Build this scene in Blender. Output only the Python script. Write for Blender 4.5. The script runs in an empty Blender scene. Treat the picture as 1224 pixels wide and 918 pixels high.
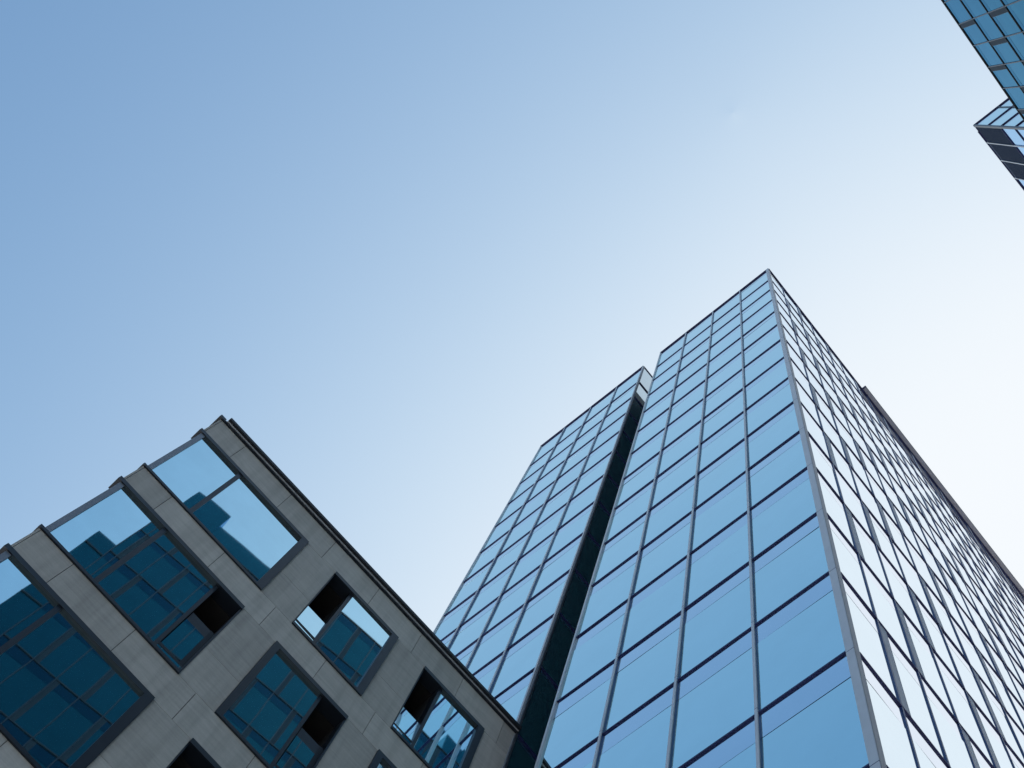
import bpy, math, random
from mathutils import Matrix, Vector

random.seed(7)
sc = bpy.context.scene
COL = sc.collection
CAM_Z = 1.6                      # eye height; heights below were measured from the eye

# ------------------------------------------------------------------ camera
cam_data = bpy.data.cameras.new('camera')
cam = bpy.data.objects.new('camera', cam_data)
COL.objects.link(cam)
cam.matrix_world = Matrix((
    (0.63105, -0.77431, -0.04716, 0.0),
    (-0.76231, -0.60771, -0.22264, 0.0),
    (0.14373, 0.17645, -0.97376, CAM_Z),
    (0, 0, 0, 1)))
cam_data.sensor_fit = 'HORIZONTAL'
cam_data.sensor_width = 36.0
cam_data.lens = 52.582
cam_data.clip_start = 0.1
cam_data.clip_end = 6000.0
sc.camera = cam

# ------------------------------------------------------------------ sky and sun
EXPOSURE = 1.25
SUN_EL = math.radians(44)
SUN_AZ = math.radians(2)         # behind the glass tower: every wall in view is in shade
world = bpy.data.worlds.new('World')
sc.world = world
world.use_nodes = True
wn = world.node_tree
sky = wn.nodes.new('ShaderNodeTexSky')
sky.sky_type = 'NISHITA'
sky.sun_disc = False
sky.sun_elevation = SUN_EL
sky.sun_rotation = math.pi / 2 - SUN_AZ
sky.air_density = 1.0
sky.dust_density = 6.5
sky.ozone_density = 4.5
balance = wn.nodes.new('ShaderNodeMix')          # the camera's cool white balance
balance.data_type = 'RGBA'
balance.blend_type = 'MULTIPLY'
balance.inputs[0].default_value = 1.0
balance.inputs[7].default_value = (0.97, 1.07, 0.985, 1)
wn.links.new(sky.outputs[0], balance.inputs[6])
# film response of the sky: deeper blue away from the sun, soft roll-off in the bright haze
K = 0.15 * 2 ** EXPOSURE
K_IN = 0.15 * 2 ** 0.86
sep = wn.nodes.new('ShaderNodeSeparateColor')
com = wn.nodes.new('ShaderNodeCombineColor')
wn.links.new(balance.outputs[2], sep.inputs[0])
def wmath(op, a, b=None):
    n = wn.nodes.new('ShaderNodeMath')
    n.operation = op
    for i, v in enumerate((a, b)):
        if v is None:
            continue
        if isinstance(v, (int, float)):
            n.inputs[i].default_value = v
        else:
            wn.links.new(v, n.inputs[i])
    return n.outputs[0]
for ch, (amp, s_, g_) in enumerate(((0.92, 0.533, 1.7), (0.96, 0.567, 1.7), (1.0, 0.608, 1.8))):
    x = wmath('MULTIPLY', sep.outputs[ch], K_IN / s_)
    x = wmath('POWER', x, g_)
    x = wmath('EXPONENT', wmath('MULTIPLY', x, -1.0))
    x = wmath('MULTIPLY', wmath('SUBTRACT', 1.0, x), amp / K)
    wn.links.new(x, com.inputs[ch])
wn.links.new(com.outputs[0], wn.nodes['Background'].inputs[0])
wn.nodes['Background'].inputs[1].default_value = 0.15

sun_data = bpy.data.lights.new('sun', 'SUN')
sun_data.energy = 5.0
sun_data.angle = math.radians(0.5)
sun_data.color = (1.0, 0.95, 0.87)
sun = bpy.data.objects.new('sun', sun_data)
COL.objects.link(sun)
sdir = Vector((math.cos(SUN_EL) * math.cos(SUN_AZ), math.cos(SUN_EL) * math.sin(SUN_AZ), math.sin(SUN_EL)))
sun.rotation_euler = sdir.to_track_quat('Z', 'Y').to_euler()
sun.location = sdir * 300

vs = sc.view_settings
vs.view_transform = 'Standard'
vs.look = 'None'
vs.exposure = EXPOSURE
vs.gamma = 1.0
vs.use_curve_mapping = False
sc.cycles.max_bounces = 12
sc.cycles.glossy_bounces = 8
sc.cycles.caustics_reflective = True      # mirrored sky lights the shaded stone
sc.cycles.sample_clamp_indirect = 4.0

# ------------------------------------------------------------------ materials
def new_mat(name):
    m = bpy.data.materials.new(name)
    m.use_nodes = True
    nt = m.node_tree
    return m, nt, nt.nodes['Principled BSDF']

def plain(name, col, rough=0.5, metal=0.0, vary=0.12, scale=3.0):
    m, nt, b = new_mat(name)
    tc = nt.nodes.new('ShaderNodeTexCoord')
    nz = nt.nodes.new('ShaderNodeTexNoise')
    nz.inputs['Scale'].default_value = scale
    nz.inputs['Detail'].default_value = 5
    mp = nt.nodes.new('ShaderNodeMapRange')
    mp.inputs['To Min'].default_value = 1 - vary
    mp.inputs['To Max'].default_value = 1 + vary
    mx = nt.nodes.new('ShaderNodeMix')
    mx.data_type = 'RGBA'
    mx.blend_type = 'MULTIPLY'
    mx.inputs[0].default_value = 1
    mx.inputs[6].default_value = (*col, 1)
    nt.links.new(tc.outputs['Object'], nz.inputs['Vector'])
    nt.links.new(nz.outputs['Fac'], mp.inputs['Value'])
    nt.links.new(mp.outputs[0], mx.inputs[7])
    nt.links.new(mx.outputs[2], b.inputs['Base Color'])
    b.inputs['Roughness'].default_value = rough
    b.inputs['Metallic'].default_value = metal
    return m

def glass(name, tint, r0, ior, base, wave=0.0, wscale=0.6, dirt=0.05, edge=(0.97, 0.985, 1.0)):
    """coated glazing: a dark room behind a tinted mirror whose strength rises at glancing angles"""
    m = bpy.data.materials.new(name)
    m.use_nodes = True
    nt = m.node_tree
    nt.nodes.clear()
    out = nt.nodes.new('ShaderNodeOutputMaterial')
    mix = nt.nodes.new('ShaderNodeMixShader')
    body = nt.nodes.new('ShaderNodeBsdfDiffuse')
    body.inputs['Color'].default_value = (*base, 1)
    gl = nt.nodes.new('ShaderNodeBsdfGlossy')
    gl.inputs['Roughness'].default_value = 0.015
    fr = nt.nodes.new('ShaderNodeFresnel')
    fr.inputs['IOR'].default_value = ior
    mr = nt.nodes.new('ShaderNodeMapRange')
    mr.inputs['To Min'].default_value = r0
    mr.inputs['To Max'].default_value = 1.0
    tc = nt.nodes.new('ShaderNodeTexCoord')
    nz = nt.nodes.new('ShaderNodeTexNoise')
    nz.inputs['Scale'].default_value = 0.9
    nz.inputs['Detail'].default_value = 8
    nz.inputs['Roughness'].default_value = 0.65
    dm = nt.nodes.new('ShaderNodeMapRange')
    dm.inputs['From Min'].default_value = 0.3
    dm.inputs['From Max'].default_value = 0.7
    dm.inputs['To Min'].default_value = 1 - dirt
    dm.inputs['To Max'].default_value = 1.0
    tm = nt.nodes.new('ShaderNodeMix')
    tm.data_type = 'RGBA'
    tm.blend_type = 'MULTIPLY'
    tm.inputs[0].default_value = 1
    tm.inputs[6].default_value = (*tint, 1)
    L = nt.links.new
    L(tc.outputs['Object'], nz.inputs['Vector'])
    L(nz.outputs['Fac'], dm.inputs['Value'])
    geo = nt.nodes.new('ShaderNodeNewGeometry')
    pv = nt.nodes.new('ShaderNodeMapRange')
    pv.inputs['To Min'].default_value = 0.94
    pv.inputs['To Max'].default_value = 1.0
    pm = nt.nodes.new('ShaderNodeMath')
    pm.operation = 'MULTIPLY'
    L(geo.outputs['Random Per Island'], pv.inputs['Value'])
    L(dm.outputs[0], pm.inputs[0])
    L(pv.outputs[0], pm.inputs[1])
    L(pm.outputs[0], tm.inputs[7])
    wm = nt.nodes.new('ShaderNodeMix')               # coatings lose their tint at glancing angles
    wm.data_type = 'RGBA'
    wm.inputs[7].default_value = (*edge, 1)
    L(fr.outputs[0], wm.inputs[0])
    L(tm.outputs[2], wm.inputs[6])
    L(wm.outputs[2], gl.inputs['Color'])
    L(fr.outputs[0], mr.inputs['Value'])
    L(mr.outputs[0], mix.inputs[0])
    L(body.outputs[0], mix.inputs[1])
    L(gl.outputs[0], mix.inputs[2])
    if wave:
        wz = nt.nodes.new('ShaderNodeTexNoise')
        wz.inputs['Scale'].default_value = wscale
        wz.inputs['Detail'].default_value = 1.0
        bp = nt.nodes.new('ShaderNodeBump')
        bp.inputs['Strength'].default_value = 1.0
        bp.inputs['Distance'].default_value = wave
        L(tc.outputs['Object'], wz.inputs['Vector'])
        L(wz.outputs['Fac'], bp.inputs['Height'])
        L(bp.outputs[0], gl.inputs['Normal'])
    L(mix.outputs[0], out.inputs[0])
    return m

def stone_mat():
    m, nt, b = new_mat('limestone')
    L = nt.links.new
    tc = nt.nodes.new('ShaderNodeTexCoord')
    mp = nt.nodes.new('ShaderNodeMapping')
    mp.inputs['Rotation'].default_value = (0, math.radians(9), 0)
    mp.inputs['Scale'].default_value = (0.7, 2.0, 5.5)
    nz = nt.nodes.new('ShaderNodeTexNoise')
    nz.inputs['Scale'].default_value = 2.2
    nz.inputs['Detail'].default_value = 9
    nz.inputs['Roughness'].default_value = 0.62
    nz.inputs['Distortion'].default_value = 0.5
    fine = nt.nodes.new('ShaderNodeTexNoise')
    fine.inputs['Scale'].default_value = 60
    fine.inputs['Detail'].default_value = 4
    geo = nt.nodes.new('ShaderNodeNewGeometry')
    r1 = nt.nodes.new('ShaderNodeMapRange')
    r1.inputs['From Min'].default_value = 0.3
    r1.inputs['From Max'].default_value = 0.7
    r1.inputs['To Min'].default_value = 0.86
    r1.inputs['To Max'].default_value = 1.10
    r2 = nt.nodes.new('ShaderNodeMapRange')
    r2.inputs['To Min'].default_value = 0.86
    r2.inputs['To Max'].default_value = 1.08
    r3 = nt.nodes.new('ShaderNodeMapRange')
    r3.inputs['To Min'].default_value = 0.9
    r3.inputs['To Max'].default_value = 1.1
    m1 = nt.nodes.new('ShaderNodeMath'); m1.operation = 'MULTIPLY'
    m2 = nt.nodes.new('ShaderNodeMath'); m2.operation = 'MULTIPLY'
    mx = nt.nodes.new('ShaderNodeMix'); mx.data_type = 'RGBA'; mx.blend_type = 'MULTIPLY'
    mx.inputs[0].default_value = 1
    mx.inputs[6].default_value = (*STONE_COL, 1)
    L(tc.outputs['Object'], mp.inputs[0])
    L(mp.outputs[0], nz.inputs['Vector'])
    L(tc.outputs['Object'], fine.inputs['Vector'])
    L(nz.outputs['Fac'], r1.inputs['Value'])
    L(geo.outputs['Random Per Island'], r2.inputs['Value'])
    L(fine.outputs['Fac'], r3.inputs['Value'])
    L(r1.outputs[0], m1.inputs[0]); L(r2.outputs[0], m1.inputs[1])
    L(m1.outputs[0], m2.inputs[0]); L(r3.outputs[0], m2.inputs[1])
    smp = nt.nodes.new('ShaderNodeMapping')          # rain streaks running down the stone
    smp.inputs['Scale'].default_value = (3.2, 3.2, 0.22)
    snz = nt.nodes.new('ShaderNodeTexNoise')
    snz.inputs['Scale'].default_value = 1.6
    snz.inputs['Detail'].default_value = 6
    r4 = nt.nodes.new('ShaderNodeMapRange')
    r4.inputs['From Min'].default_value = 0.42
    r4.inputs['From Max'].default_value = 0.7
    r4.inputs['To Min'].default_value = 1.03
    r4.inputs['To Max'].default_value = 0.82
    m3 = nt.nodes.new('ShaderNodeMath'); m3.operation = 'MULTIPLY'
    L(tc.outputs['Object'], smp.inputs[0])
    L(smp.outputs[0], snz.inputs['Vector'])
    L(snz.outputs['Fac'], r4.inputs['Value'])
    L(m2.outputs[0], m3.inputs[0]); L(r4.outputs[0], m3.inputs[1])
    L(m3.outputs[0], mx.inputs[7])
    L(mx.outputs[2], b.inputs['Base Color'])
    b.inputs['Roughness'].default_value = 0.75
    bp = nt.nodes.new('ShaderNodeBump')
    bp.inputs['Strength'].default_value = 0.15
    bp.inputs['Distance'].default_value = 0.01
    L(fine.outputs['Fac'], bp.inputs['Height'])
    L(bp.outputs[0], b.inputs['Normal'])
    return m

STONE_COL = (0.45, 0.435, 0.42)
M = {
    'tower_glass': glass('tower_glass', (0.64, 0.97, 1.0), 0.98, 1.5, (0.02, 0.06, 0.10), wave=0.0008, edge=(0.95, 1.0, 1.0)),
    'tower_glass_brightened': glass('tower_glass_brightened', (0.80, 0.93, 1.0), 0.95, 1.5, (0.02, 0.06, 0.10), wave=0.0005, edge=(0.90, 0.95, 1.0)),  # same glass as the left face; brighter sky reflection painted into a paler tint
    'tower_spandrel_brightened': glass('tower_spandrel_glass_brightened', (0.82, 0.90, 1.0), 0.93, 1.5, (0.05, 0.07, 0.13), wave=0.0005, edge=(0.93, 0.95, 1.0)),  # spandrel copy, its tint likewise paled to paint the right face brighter
    'high_rise_glass': glass('high_rise_glass', (0.45, 0.72, 0.98), 0.8, 1.5, (0.02, 0.05, 0.09), wave=0.0008, edge=(0.55, 0.74, 0.98)),
    'tower_spandrel': glass('tower_spandrel_glass', (0.66, 0.88, 1.0), 0.94, 1.5, (0.05, 0.07, 0.13), wave=0.0006),
    'far_glass': glass('far_tower_glass', (0.12, 0.74, 0.92), 0.0, 1.6, (0.001, 0.015, 0.025), wave=0.0008, dirt=0.15, edge=(0.42, 0.54, 1.0)),
    'far_spandrel': glass('far_tower_spandrel_glass', (0.16, 0.58, 0.9), 0.0, 1.42, (0.001, 0.01, 0.02), edge=(0.3, 0.62, 0.95)),
    'window_glass': glass('teal_window_glass', (0.62, 0.92, 1.0), 0.94, 1.5, (0.0, 0.02, 0.03), wave=0.0022, wscale=0.5, dirt=0.1),
    'recess_glass': glass('recess_glass', (0.80, 0.93, 0.99), 0.5, 1.5, (0.02, 0.11, 0.14)),
    'silver': plain('silver_aluminium', (0.46, 0.49, 0.55), 0.45, 0.2),
    'dark_metal': plain('dark_anodised_metal', (0.016, 0.022, 0.034), 0.4, 0.3, 0.2),
    'black_metal': plain('navy_gasket_metal', (0.007, 0.013, 0.09), 0.6, 0.0, 0.2),
    'grey_panel': plain('grey_vent_panel', (0.50, 0.54, 0.62), 0.5, 0.1),
    'dark_panel': plain('dark_vent_panel', (0.010, 0.026, 0.045), 0.8, 0.0),
    'louvre': plain('dark_louvre', (0.006, 0.03, 0.085), 0.75, 0.0, 0.1),
    'blue_metal': plain('deep_blue_metal', (0.02, 0.05, 0.17), 0.4, 0.2, 0.15),
    'charcoal_metal': plain('charcoal_gasket_metal', (0.010, 0.013, 0.020), 0.55, 0.1, 0.2),
    'mid_metal': plain('mid_grey_metal', (0.07, 0.085, 0.11), 0.4, 0.3),
    'post': plain('blue_grey_metal', (0.20, 0.22, 0.26), 0.4, 0.4),
    'soffit': plain('grey_soffit', (0.36, 0.36, 0.43), 0.6),
    'core': plain('dark_core', (0.03, 0.035, 0.04), 0.8),
    'joint': plain('dark_joint', (0.03, 0.028, 0.028), 0.9),
    'void': plain('dark_room', (0.012, 0.012, 0.014), 0.9),
    'roof': plain('roof_felt', (0.15, 0.15, 0.15), 0.9),
    'asphalt': plain('asphalt', (0.05, 0.05, 0.052), 0.9, 0, 0.25, 8),
    'paving': plain('paving', (0.45, 0.44, 0.42), 0.85, 0, 0.2, 4),
    'kerb': plain('kerb_stone', (0.33, 0.32, 0.31), 0.8),
    'earth': plain('ground_earth', (0.16, 0.15, 0.13), 0.95, 0, 0.3, 0.5),
    'paint': plain('white_paint', (0.75, 0.75, 0.73), 0.7),
}
M['stone'] = stone_mat()

# ------------------------------------------------------------------ mesh helpers
class MB:
    """collects boxes and quads (world coordinates), built as ONE mesh object"""
    def __init__(self):
        self.v = []; self.f = []; self.mi = []; self.mats = []
    def _m(self, mat):
        if mat not in self.mats:
            self.mats.append(mat)
        return self.mats.index(mat)
    def box8(self, p, mat):
        """p: eight points, bottom ring then top ring, both counter-clockwise seen from above"""
        b = len(self.v); self.v += [tuple(q) for q in p]
        k = self._m(mat)
        for f in ((0, 3, 2, 1), (4, 5, 6, 7), (0, 1, 5, 4), (1, 2, 6, 5), (2, 3, 7, 6), (3, 0, 4, 7)):
            self.f.append(tuple(b + i for i in f)); self.mi.append(k)
    def quad(self, p, mat):
        b = len(self.v); self.v += [tuple(q) for q in p]
        self.f.append((b, b + 1, b + 2, b + 3)); self.mi.append(self._m(mat))
    def build(self, name, parent=None):
        me = bpy.data.meshes.new(name)
        o0 = Vector(parent_world(parent)) if parent else Vector((0, 0, 0))
        me.from_pydata([tuple(Vector(q) - o0) for q in self.v], [], self.f)
        for m in self.mats:
            me.materials.append(M[m])
        me.polygons.foreach_set('material_index', self.mi)
        me.update()
        o = bpy.data.objects.new(name, me)
        COL.objects.link(o)
        if parent:
            o.parent = parent
        return o

def parent_world(o):
    p = Vector((0, 0, 0))
    while o is not None:
        p = p + o.location
        o = o.parent
    return p

class Face:
    """a wall plane: u runs along it, n points outwards, v is height above the eye"""
    def __init__(self, x, y, az, flip=False):
        a = math.radians(az)
        self.o = Vector((x, y, CAM_Z))
        self.u = Vector((math.cos(a), math.sin(a), 0))
        self.n = Vector((self.u.y, -self.u.x, 0))
        if flip:
            self.n = -self.n
    def p(self, u, v, n=0.0):
        q = self.o + self.u * u + self.n * n
        q.z += v
        return q
    def box(self, mb, u0, u1, v0, v1, n0, n1, mat, tilt=None):
        """n0 back, n1 front; tilt = four extra front offsets (u0v0, u1v0, u1v1, u0v1)"""
        t = tilt or (0, 0, 0, 0)
        ring0 = [self.p(u0, v0, n1 + t[0]), self.p(u1, v0, n1 + t[1]), self.p(u1, v0, n0), self.p(u0, v0, n0)]
        ring1 = [self.p(u0, v1, n1 + t[3]), self.p(u1, v1, n1 + t[2]), self.p(u1, v1, n0), self.p(u0, v1, n0)]
        if self.u.cross(-self.n).z < 0:
            ring0 = [ring0[i] for i in (1, 0, 3, 2)]
            ring1 = [ring1[i] for i in (1, 0, 3, 2)]
        mb.box8(ring0 + ring1, mat)

RC = [Vector((cam.matrix_world[0][i], cam.matrix_world[1][i], cam.matrix_world[2][i])) for i in range(3)]
def shown_area(quad):
    """how large a quad is in the picture, counting only corners in or near the frame"""
    pts = []
    near = 0
    for q in quad:
        d = q - Vector((0, 0, CAM_Z))
        z = -(d.dot(RC[2]))
        if z <= 0.1:
            return 0.0
        x = d.dot(RC[0]) / z * 1787.8; y = d.dot(RC[1]) / z * 1787.8
        if abs(x) < 640 and abs(y) < 480:
            near += 1
        pts.append((x, y))
    a = 0.0
    for i in range(4):
        x0, y0 = pts[i]; x1, y1 = pts[(i + 1) % 4]
        a += x0 * y1 - x1 * y0
    return abs(a) / 2 * near / 4

def build_ranked(name, items, parent, limit=100):
    """items: (area, fill function). The largest become parts of their own, the rest one stuff part."""
    items = sorted(items, key=lambda t: -t[0])
    for _, fill in items[:limit]:
        mb = MB(); fill(mb); mb.build(name, parent)
    if len(items) > limit:
        mb = MB()
        for _, fill in items[limit:]:
            fill(mb)
        mb.build(name, parent)['kind'] = 'stuff'

def thing(name, label, cat, loc, group=None):
    o = bpy.data.objects.new(name, None)
    COL.objects.link(o)
    o.location = loc
    o.empty_display_size = 0.5
    o['label'] = label
    o['category'] = cat
    if group:
        o['group'] = group
    return o

def structure(name, mb):
    o = mb.build(name)
    o['kind'] = 'structure'
    return o

def jit(s):
    a, b = random.uniform(-s, s), random.uniform(-s, s)      # a flat pane, slightly out of true
    return (-a - b, a - b, a + b, b - a)

def solid(mb, x0, x1, y0, y1, z0, z1, mat):
    mb.box8([(x0, y0, z0), (x1, y0, z0), (x1, y1, z0), (x0, y1, z0),
             (x0, y0, z1), (x1, y0, z1), (x1, y1, z1), (x0, y1, z1)], mat)

# ------------------------------------------------------------------ ground, road, pavements
mb = MB(); mb.quad([(-1500, -1500, 0), (1500, -1500, 0), (1500, 1500, 0), (-1500, 1500, 0)], 'earth'); structure('ground', mb)
mb = MB(); mb.quad([(-300, -9.0, 0.004), (300, -9.0, 0.004), (300, -4.4, 0.004), (-300, -4.4, 0.004)], 'asphalt'); structure('road', mb)
mb = MB()
for k in range(-40, 40):
    mb.quad([(k * 6, -6.76, 0.008), (k * 6 + 3, -6.76, 0.008), (k * 6 + 3, -6.64, 0.008), (k * 6, -6.64, 0.008)], 'paint')
structure('road_marking', mb)
mb = MB(); solid(mb, -300, 300, -4.25, 60.0, 0.0, 0.12, 'paving'); structure('pavement', mb)
mb = MB(); solid(mb, -300, 300, -60.0, -9.15, 0.0, 0.12, 'paving'); structure('pavement', mb)
mb = MB(); solid(mb, -300, 300, -4.4, -4.25, 0.0, 0.13, 'kerb'); structure('kerb', mb)
mb = MB(); solid(mb, -300, 300, -9.15, -9.0, 0.0, 0.13, 'kerb'); structure('kerb', mb)

# ------------------------------------------------------------------ the glass tower
XF = 7.18                       # plane of the face that looks towards -x
YR = 3.40                       # corner nearest to the eye
ROWS = [75.55, 71.3, 67.55, 63.85, 60.05, 56.25, 52.42, 48.60, 44.75, 40.90, 37.02, 33.12, 29.20, 25.28, 21.36, 17.46, 13.57, 9.68, 5.79, 2.2]
TOP = 75.7
BASE = -CAM_Z + 0.12

tower = thing('glass_tower', 'tall pale blue glass tower with a dark vertical slot splitting its wide left face', 'tower', (XF, YR, 0.12))
left = Face(XF, YR, 90, flip=True)      # u = y - YR, n = -x
right = Face(XF, YR, 0.8)               # u = x - XF, n = -y

mb = MB()
def core_block(u0, u1, d0, d1, top):
    solid(mb, XF + d0, XF + d1, YR + u0, YR + u1, 0.12, top + CAM_Z, 'core')
core_block(0.42, 6.78, 0.16, 23.0, TOP - 0.25)
core_block(6.80, 7.95, 1.7, 14.0, TOP - 1.2)
core_block(8.10, 14.70, 0.16, 14.0, TOP - 0.25)
mb.build('core_wall', tower)

LEFT_BAYS = [(0.12, 1.76), (1.76, 3.47), (3.47, 5.19), (5.19, 6.86), (7.97, 9.69), (9.69, 11.41), (11.41, 13.16), (13.16, 14.83)]
RIGHT_U = [0.10] + [1.13 + 1.165 * k for k in range(0, 19)]

wins = []
def tower_window(face, u0, u1, k):
    v1 = ROWS[k]; v0 = ROWS[k + 1]
    g, s = ('tower_glass', 'tower_spandrel') if face is left else ('tower_glass_brightened', 'tower_spandrel_brightened')
    sp = v1 - 0.93
    t1, t2 = jit(0.004), jit(0.003)
    def fill(mb):
        face.box(mb, u0 + 0.012, u1 - 0.012, v0 + 0.02, sp - 0.011, -0.045, 0.0, g, t1)
        face.box(mb, u0 + 0.012, u1 - 0.012, sp + 0.011, v1 - 0.02, -0.045, 0.0, s, t2)
    a = shown_area([face.p(u0, v0), face.p(u1, v0), face.p(u1, v1), face.p(u0, v1)])
    return (a, fill)
for k in range(len(ROWS) - 1):
    for u0, u1 in LEFT_BAYS:
        wins.append(tower_window(left, u0, u1, k))
    for i in range(len(RIGHT_U) - 1):
        wins.append(tower_window(right, RIGHT_U[i], RIGHT_U[i + 1], k))
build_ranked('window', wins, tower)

# dark backing that shows in the joint lines
mb = MB()
left.box(mb, 0.02, 6.84, BASE, TOP - 0.1, -0.12, -0.05, 'black_metal')
left.box(mb, 7.99, 14.81, BASE, TOP - 0.1, -0.12, -0.05, 'black_metal')
right.box(mb, 0.02, RIGHT_U[-1], BASE, TOP - 0.1, -0.12, -0.05, 'black_metal')
mb.build('backing_frame', tower)

# vertical mullions
def bar(face, u, w, v0, v1, n0, n1, mat, name):
    mb = MB(); face.box(mb, u - w / 2, u + w / 2, v0, v1, n0, n1, mat); mb.build(name, tower)
for u in (1.76, 3.47, 5.19, 9.69, 11.41, 13.16):
    mb = MB()
    left.box(mb, u - 0.028, u + 0.028, BASE, TOP - 0.02, -0.03, 0.055, 'silver')
    left.box(mb, u - 0.032, u - 0.0285, BASE, TOP - 0.03, -0.03, 0.030, 'blue_metal')
    for v in ROWS[1:]:                                   # splice joints
        left.box(mb, u - 0.0285, u + 0.0285, v + 0.118, v + 0.13, -0.02, 0.0562, 'black_metal')
    mb.build('mullion', tower)
for u in (6.835, 7.995, 14.80):
    mb = MB()
    left.box(mb, u - 0.03, u + 0.03, BASE, TOP - 0.02, -0.05, 0.05, 'silver')
    mb.build('mullion', tower)
for u in RIGHT_U[1:]:
    mb = MB()
    right.box(mb, u - 0.024, u + 0.024, BASE, TOP - 0.02, -0.03, 0.022, 'blue_metal')
    mb.build('mullion', tower)
# corner post: broad silver fin on the left face, thin bright return on the right
mb = MB()
left.box(mb, -0.02, 0.12, BASE, TOP, -0.06, 0.06, 'silver')
right.box(mb, -0.04, 0.10, BASE, TOP - 0.004, -0.06, 0.024, 'post')
for v in ROWS[1:]:
    left.box(mb, -0.0215, 0.1215, v - 0.16, v - 0.147, -0.05, 0.0615, 'black_metal')
mb.build('corner_post', tower)

# transoms, one per floor and face
for v in ROWS[1:]:
    for (a, b) in ((0.125, 6.80), (8.03, 14.77)):
        mb = MB()
        left.box(mb, a, b, v - 0.026, v + 0.022, -0.03, 0.032, 'black_metal')
        left.box(mb, a, b, v + 0.0225, v + 0.034, -0.03, 0.028, 'silver')
        mb.build('transom', tower)
    mb = MB()
    right.box(mb, 0.11, RIGHT_U[-1], v - 0.030, v + 0.026, -0.03, 0.026, 'black_metal')
    mb.build('transom', tower)

# opaque vent panels beside the mullions of the right face, in a checkerboard of floors
vents = []
def vent(face, u0, u1, v0, v1, mat, edge='silver'):
    def fill(mb):
        face.box(mb, u0, u1, v0, v1, -0.03, 0.006, mat)
        face.box(mb, u1, u1 + 0.012, v0, v1, -0.03, 0.009, edge)
    return (shown_area([face.p(u0, v0), face.p(u1, v0), face.p(u1, v1), face.p(u0, v1)]), fill)
for i, u in enumerate(RIGHT_U[1:-1]):
    for k in range(len(ROWS) - 1):
        if (i + k) % 2 == 1:
            vents.append(vent(right, u + 0.03, u + 0.255, ROWS[k + 1] + 0.035, ROWS[k] - 0.04, 'grey_panel'))
build_ranked('vent_panel', vents, tower)

# the slot between the two halves: glazed return of the far half, dark back wall and near cheek
slot = Face(XF, YR + 7.965, 0)
mb = MB()
for k in range(len(ROWS) - 1):
    slot.box(mb, 0.06, 0.95, ROWS[k + 1] + 0.03, ROWS[k] - 0.03, -0.04, 0.0, 'recess_glass')
    slot.box(mb, 1.0, 1.7, ROWS[k + 1] + 0.03, ROWS[k] - 0.03, -0.04, 0.0, 'recess_glass')
mb.build('slot_glazing', tower)
mb = MB()
for v in ROWS[1:]:
    slot.box(mb, 0.05, 1.7, v - 0.05, v + 0.03, -0.03, 0.045, 'black_metal')
slot.box(mb, 0.95, 1.0, BASE, TOP - 0.1, -0.03, 0.03, 'mid_metal')
slot.box(mb, 0.0, 0.05, BASE, TOP - 0.1, -0.03, 0.04, 'mid_metal')
slot.box(mb, 0.0, 1.7, TOP - 0.08, TOP + 0.04, -0.05, 0.03, 'black_metal')
mb.build('slot_frame', tower)
mb = MB()
solid(mb, XF + 0.08, XF + 1.69, YR + 6.785, YR + 6.865, 0.12, TOP + CAM_Z - 0.1, 'dark_panel')
solid(mb, XF + 1.6, XF + 1.69, YR + 6.87, YR + 7.92, 0.12, TOP + CAM_Z - 1.2, 'black_metal')
mb.build('slot_lining', tower)

# parapet copings and the eave that overhangs the far part of the right face
mb = MB()
left.box(mb, -0.02, 6.87, TOP + 0.004, TOP + 0.05, -0.4, 0.06, 'black_metal')
left.box(mb, 7.96, 14.84, TOP + 0.004, TOP + 0.05, -0.4, 0.06, 'black_metal')
right.box(mb, 0.45, RIGHT_U[-1], TOP - 0.04, TOP + 0.08, -0.4, 0.06, 'black_metal')
right.box(mb, -0.02, 0.445, TOP - 0.04, TOP - 0.0, -0.05, 0.06, 'black_metal')
mb.build('roof_coping', tower)
mb = MB()
solid(mb, XF + 0.45, XF + 22.9, YR + 0.8, YR + 6.7, TOP + CAM_Z - 0.24, TOP + CAM_Z - 0.1, 'roof')
solid(mb, XF + 0.45, XF + 13.9, YR + 8.2, YR + 14.6, TOP + CAM_Z - 0.24, TOP + CAM_Z - 0.1, 'roof')
mb.build('roof', tower)
mb = MB()
right.box(mb, 7.72, RIGHT_U[-1], TOP + 0.085, TOP + 0.16, -0.5, 0.235, 'soffit')
right.box(mb, 7.70, RIGHT_U[-1], TOP + 0.09, TOP + 0.22, 0.237, 0.26, 'post')
right.box(mb, 7.66, 7.715, TOP + 0.05, TOP + 0.22, -0.5, 0.258, 'black_metal')
mb.build('roof_eave', tower)

# ------------------------------------------------------------------ the stone office building
st = Face(7.18, 11.36, -3.8)            # u from -8.98 (free corner) to 0 (meets the tower)
UL, UR = -8.98, -0.02
stone_b = thing('stone_office_building', 'grey stone office building with dark framed teal windows, in front of the glass tower', 'building',
                (st.p(UL, 0).x, st.p(UL, 0).y, 0.12))
SILL = [12.56, 16.72, 20.88, 25.02]
HEAD = [15.72, 19.86, 24.03, 28.08]
COLS = [(-8.94, -5.89), (-5.08, -3.25), (-2.465, -0.71)]
PIERS = [(-5.89, -5.08), (-3.25, -2.465), (-0.71, UR)]
JOINTS = [-8.22, -6.84, -5.49, -4.16, -2.86, -1.59, -0.34]
STONE_TOP = 29.2

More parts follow.
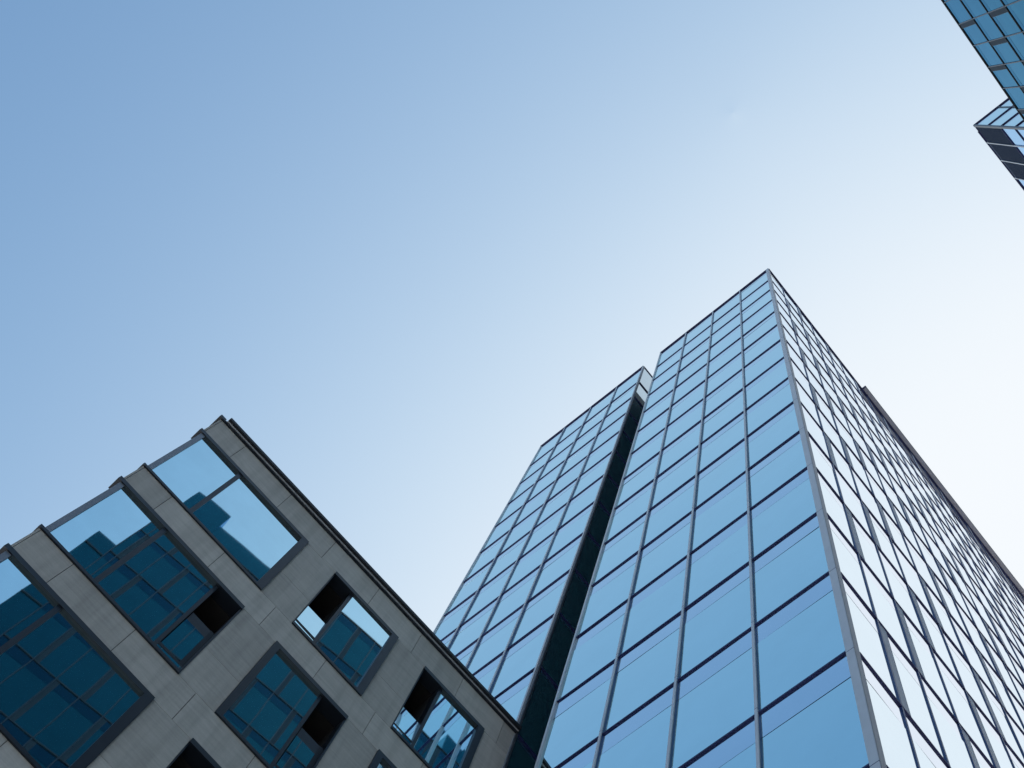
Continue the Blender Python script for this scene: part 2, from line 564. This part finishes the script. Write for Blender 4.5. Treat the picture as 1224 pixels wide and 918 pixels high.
mb = MB()
G = 0.005
def panel(u0, u1, v0, v1):
    st.box(mb, u0 + G, u1 - G, v0 + G, v1 - G, -0.028, random.uniform(-0.0012, 0.0012), 'stone')
band_u = [-8.94] + JOINTS + [UR]
bands = [(HEAD[i], SILL[i + 1]) for i in range(3)] + [(HEAD[3], STONE_TOP)]
for v0, v1 in bands:
    for a, b in zip(band_u[:-1], band_u[1:]):
        panel(a, b, v0, v1)
    st.box(mb, UL, -8.94 - G, v0, v1, -0.3, -0.002, 'stone')
for i in range(4):
    mid = SILL[i] + 1.22
    for a, b in PIERS:
        panel(a, b, SILL[i], mid)
        panel(a, b, mid, HEAD[i])
v = SILL[0]
while v > BASE + 0.3:
    w = max(BASE, v - 1.05)
    for a, b in zip(band_u[:-1], band_u[1:]):
        panel(a, b, w, v)
    st.box(mb, UL, -8.94 - G, w, v, -0.3, -0.002, 'stone')
    v = w
mb.build('stone_cladding', stone_b)

# carcass behind the cladding, with the window openings left open
mb = MB()
def carc(u0, u1, v0, v1):
    st.box(mb, u0, u1, v0, v1, -0.30, -0.03, 'joint')
carc(-8.93, UR, BASE, SILL[0])
for v0, v1 in bands:
    carc(-8.93, UR, v0, v1)
for i in range(4):
    for a, b in PIERS:
        carc(a, b, SILL[i], HEAD[i])
mb.build('wall_carcass', stone_b)
mb = MB()
st.box(mb, -8.97, -8.75, BASE, STONE_TOP - 0.02, -9.0, -0.32, 'stone')
st.box(mb, -8.74, UR, BASE, STONE_TOP - 0.02, -9.0, -8.7, 'stone')
mb.build('side_wall', stone_b)
mb = MB()
st.box(mb, -8.74, UR, STONE_TOP - 0.32, STONE_TOP - 0.05, -8.69, -0.31, 'roof')
mb.build('roof', stone_b)
mb = MB()                                # floors and back wall behind the glass
for i in range(4):
    st.box(mb, -8.74, UR, HEAD[i] + 0.15, HEAD[i] + 0.5, -6.0, -0.31, 'void')
st.box(mb, -8.74, UR, 8.0, STONE_TOP - 0.35, -6.2, -6.01, 'void')
mb.build('floor_slab', stone_b)

# eave
mb = MB()
st.box(mb, -8.86, 0.03, STONE_TOP + 0.085, STONE_TOP + 0.19, -0.45, 0.13, 'charcoal_metal')
st.box(mb, -8.90, 0.02, STONE_TOP + 0.004, STONE_TOP + 0.05, -0.4, 0.052, 'dark_metal')
st.box(mb, -8.86, 0.02, STONE_TOP + 0.052, STONE_TOP + 0.070, -0.4, 0.075, 'silver')
st.box(mb, -9.045, -8.901, STONE_TOP + 0.002, STONE_TOP + 0.12, -0.3, 0.05, 'dark_metal')
mb.build('roof_eave', stone_b)

def stone_window(ci, ri):
    u0, u1 = COLS[ci]; v0, v1 = SILL[ri], HEAD[ri]
    corner = (ci == 0)
    fr, gl, parts = MB(), MB(), []
    JW = 0.15
    # which side holds the narrow vent bay (None: no vent bay)
    if corner:
        vent_side = 'R' if ri in (0, 2) else None
    elif ci == 1:
        vent_side = 'R' if ri % 2 == 0 else 'L'
    else:
        vent_side = 'R' if ri % 2 == 0 else 'L'
    NF, NB = 0.035, -0.24                 # frame front and back
    st.box(fr, u0 - (0.08 if corner else 0.0), u1, v1 - 0.115, v1 + 0.02, NB, NF, 'dark_metal')       # head
    st.box(fr, u0 - (0.07 if corner else 0.0), u1, v0 - 0.012, v0 + 0.072, NB, NF, 'dark_metal')                                  # sill
    bay = 0.56 if corner else (0.57 if vent_side == 'R' else 0.51)
    gu0, gu1 = u0, u1
    va, vb = v0 + 0.073, v1 - 0.116
    if corner:
        st.box(fr, u0, u0 + 0.10, va, vb, NB, 0.012, 'post')
        gu0 = u0 + 0.101
    elif vent_side != 'L':
        st.box(fr, u0, u0 + JW - 0.02, va, vb, NB, NF, 'dark_metal')
        gu0 = u0 + JW - 0.019
    if vent_side != 'R':
        st.box(fr, u1 - JW - 0.01, u1, va, vb, NB, NF, 'dark_metal')
        gu1 = u1 - JW - 0.011
    else:
        st.box(fr, u1 - 0.03, u1, va, vb, NB, NF - 0.02, 'dark_metal')
        m = u1 - bay
        st.box(fr, m - 0.07, m, va, vb, NB, -0.02, 'dark_metal')
        bu0, bu1 = m + 0.001, u1 - 0.031
        gu1 = m - 0.071
    if vent_side == 'L':
        st.box(fr, u0, u0 + 0.022, va, vb, NB, NF - 0.03, 'dark_metal')
        m = u0 + bay
        st.box(fr, m, m + 0.075, va, vb, NB, -0.02, 'dark_metal')
        bu0, bu1 = u0 + 0.023, m - 0.001
        gu0 = m + 0.076
    frame = fr.build('window', stone_b)
    # fixed glass, set back from the frame
    NG = -0.022
    J = 0.005
    if corner:
        m1 = u0 + 1.13
        st.box(gl, gu0, m1 - 0.046, va, vb, NG - 0.03, NG, 'window_glass', jit(J))
        st.box(gl, m1 + 0.046, gu1, va, vb, NG - 0.03, NG, 'window_glass', jit(J))
        mm = MB(); st.box(mm, m1 - 0.045, m1 + 0.045, va, vb, NB, 0.01, 'dark_metal'); mm.build('mullion', frame)
    else:
        t = (-0.018, -0.018, 0.018, 0.018) if (ci, ri) == (1, 3) else jit(J)
        st.box(gl, gu0, gu1, va, vb, NG - 0.04, NG, 'window_glass', t)
    gl.build('pane', frame)
    if vent_side:
        # lower sash over a narrow fixed light, dark open niche above
        sv0, sv1 = v0 + 0.28, v0 + (1.50 if vent_side == 'R' else 1.25)
        sa = MB()
        su0, su1 = (bu0 + 0.02, bu1 - 0.09) if vent_side == 'R' else (bu0, bu1)
        back = -0.05
        t = (0, 0, 0, 0) if vent_side == 'R' else (0.0, 0.0, -0.05, -0.05)
        st.box(sa, su0, su1, sv0 + 0.05, sv1, back - 0.14, back, 'window_glass', t)
        st.box(sa, bu0, bu1, sv0 - 0.03, sv0 + 0.049, -0.2, -0.02, 'charcoal_metal')
        if vent_side == 'R':
            st.box(sa, su1 + 0.001, bu1, sv0 + 0.05, sv1 + 0.35, -0.2, -0.06, 'charcoal_metal')
            st.box(sa, su0, su1, sv1 + 0.001, sv1 + 0.34, -0.2, -0.065, 'dark_metal')
        sa.build('vent_sash', frame)
        lo = MB(); st.box(lo, bu0, bu1, va, sv0 - 0.031, NG - 0.03, NG, 'window_glass', jit(J)); lo.build('pane', frame)
        ni = MB()                                                        # the niche: ceiling, cheeks and back
        st.box(ni, bu0 - 0.0, bu1, sv1, vb, -1.3, -1.25, 'void')
        st.box(ni, bu0 - 0.03, bu0 - 0.001, sv0, vb, -1.3, -0.245, 'void')
        st.box(ni, bu1 + 0.001, bu1 + 0.03, sv0, vb, -1.3, -0.245, 'void')
        st.box(ni, bu0 - 0.03, bu1 + 0.03, vb + 0.001, vb + 0.05, -1.3, -0.245, 'void')
        ni.build('niche', frame)
for ri in range(4):
    for ci in range(3):
        stone_window(ci, ri)

# ------------------------------------------------------------------ the office tower across the street
af = Face(2.07, -10.63, 3.4, flip=True)          # u = 0 at x = 2.07
A_TOP = 73.85
A_ROWS = [73.7, 69.6, 65.6, 61.7] + [61.7 - 4.0 * k for k in range(1, 16)]
A_L, A_R = -7.5, 7.35
a_tower = thing('office_tower', 'blue glass office tower running off the upper right edge, its mullions with dark panels', 'tower', (2.07, -10.63, 0.12))
A_U = [1.38 + 1.21 * k for k in range(-7, 5)]
A_U = [A_L] + [u for u in A_U if u > A_L + 0.3] + [A_R]
mb = MB()
af.box(mb, A_L + 0.05, A_R - 0.05, BASE, A_TOP - 0.1, -16, -0.06, 'core')
mb.build('core_wall', a_tower)
wins = []
def a_window(u0, u1, k, face=af, rows=A_ROWS, g='far_glass', s='far_spandrel'):
    v1, v0 = rows[k], rows[k + 1]
    sp = v1 - 0.8
    t1, t2 = jit(0.005), jit(0.003)
    def fill(mb):
        face.box(mb, u0 + 0.012, u1 - 0.012, v0 + 0.02, sp - 0.012, -0.045, 0.0, g, t1)
        face.box(mb, u0 + 0.012, u1 - 0.012, sp + 0.012, v1 - 0.02, -0.045, 0.0, s, t2)
    return (shown_area([face.p(u0, v0), face.p(u1, v0), face.p(u1, v1), face.p(u0, v1)]) + 1e-3 * v0, fill)
for k in range(len(A_ROWS) - 1):
    for i in range(len(A_U) - 1):
        wins.append(a_window(A_U[i], A_U[i + 1], k))
build_ranked('window', wins, a_tower)
for u in A_U:
    mb = MB(); af.box(mb, u - 0.024, u + 0.024, BASE, A_TOP - 0.02, -0.04, 0.03, 'dark_metal'); mb.build('mullion', a_tower)
for v in A_ROWS[1:]:
    mb = MB(); af.box(mb, A_L, A_R, v - 0.04, v + 0.035, -0.04, 0.035, 'charcoal_metal'); mb.build('transom', a_tower)
vents = []
for i, u in enumerate(A_U[1:-1]):
    for k in range(len(A_ROWS) - 1):
        if (i + k) % 2 == 1:
            vents.append(vent(af, u + 0.035, u + 0.25, A_ROWS[k + 1] + 0.045, A_ROWS[k] - 0.055, 'dark_panel', 'dark_metal'))
build_ranked('vent_panel', vents, a_tower)
mb = MB(); af.box(mb, A_L - 0.03, A_R, A_TOP - 0.06, A_TOP + 0.03, -0.5, 0.05, 'charcoal_metal'); mb.build('roof_coping', a_tower)
mb = MB()                                        # plant screen standing over the far half of the roof
af.box(mb, A_L + 0.05, -5.2, A_TOP + 0.035, 77.8, -6, -0.05, 'far_glass')
af.box(mb, -5.19, -1.1, A_TOP + 0.035, 76.0, -6, -0.05, 'far_glass')
mb.build('plant_screen', a_tower)
mb = MB()                                        # lower wing at the far end, seen only mirrored in the windows
WT = 67.2
af.box(mb, A_L - 1.25, A_L - 0.04, BASE, WT, -12, -0.4, 'far_glass')
for v in A_ROWS[2:]:
    af.box(mb, A_L - 1.25, A_L - 0.04, v - 0.05, v + 0.04, -0.399, -0.36, 'charcoal_metal')
mb.build('side_wing', a_tower)

# ------------------------------------------------------------------ the taller neighbour behind it
BX, BY, B_TOP = 9.5, -10.33, 91.8
b_tower = thing('high_rise', 'taller high-rise behind the office tower with a dark louvred crown and sharp corner', 'tower', (BX, BY, 0.12))
bl = Face(BX, BY, -90)                           # u runs towards -y, n should face -x
if bl.n.x > 0:
    bl = Face(BX, BY, -90, flip=True)
bf = Face(BX, BY, 0, flip=True)                  # u = x - BX, n = +y
B_ROWS = [91.6, 87.3, 83.1, 79.0] + [79.0 - 4.1 * k for k in range(1, 19)]
mb = MB(); solid(mb, BX + 0.06, BX + 26, BY - 14, BY - 0.06, 0.12, B_TOP + CAM_Z - 0.3, 'core'); mb.build('core_wall', b_tower)
BLU = [0.06 + 1.58 * k for k in range(0, 9)]
BFU = [0.06] + [1.24 + 1.32 * k for k in range(0, 15)]
wins = []
for k in range(len(B_ROWS) - 1):
    for i in range(len(BLU) - 1):
        wins.append(a_window(BLU[i], BLU[i + 1], k, bl, B_ROWS, 'tower_glass', 'tower_spandrel'))
    for i in range(len(BFU) - 1):
        if k < 2 and i < 3:
            continue
        wins.append(a_window(BFU[i], BFU[i + 1], k, bf, B_ROWS, 'high_rise_glass', 'high_rise_glass'))
build_ranked('window', wins, b_tower)
for i in range(3):
    mb = MB()
    bf.box(mb, BFU[i] + 0.02, BFU[i + 1] - 0.02, B_ROWS[2] + 0.06, B_ROWS[0] - (0.55 if i == 0 else 0.1), -0.04, 0.03, 'louvre')
    z = B_ROWS[2] + 0.25
    while z < B_ROWS[0] - 0.7:
        bf.box(mb, BFU[i] + 0.04, BFU[i + 1] - 0.04, z, z + 0.05, 0.0301, 0.06, 'louvre')
        z += 0.30
    mb.build('louvre', b_tower)
for u in BLU[1:]:
    mb = MB(); bl.box(mb, u - 0.03, u + 0.03, BASE, B_TOP - 0.02, -0.04, 0.05, 'dark_metal'); mb.build('mullion', b_tower)
for u in BFU[1:]:
    mb = MB(); bf.box(mb, u - 0.03, u + 0.03, BASE, B_TOP - 0.02, -0.04, 0.065, 'silver'); mb.build('mullion', b_tower)
for v in B_ROWS[1:]:
    mb = MB()
    bl.box(mb, 0.06, BLU[-1], v - 0.06, v + 0.05, -0.04, 0.055, 'black_metal')
    mb.build('transom', b_tower)
    if v < B_ROWS[2] + 0.1:
        mb = MB(); bf.box(mb, 0.06, BFU[-1], v - 0.05, v + 0.04, -0.04, 0.05, 'black_metal'); mb.build('transom', b_tower)
mb = MB()
bl.box(mb, -0.06, 0.055, BASE, B_TOP, -0.06, 0.06, 'dark_metal')
mb.build('corner_post', b_tower)
mb = MB()
bl.box(mb, -0.02, BLU[-1], B_TOP + 0.003, B_TOP + 0.10, -0.4, 0.07, 'black_metal')
bf.box(mb, 0.41, BFU[-1], B_TOP + 0.003, B_TOP + 0.10, -0.4, 0.07, 'black_metal')
mb.build('roof_coping', b_tower)
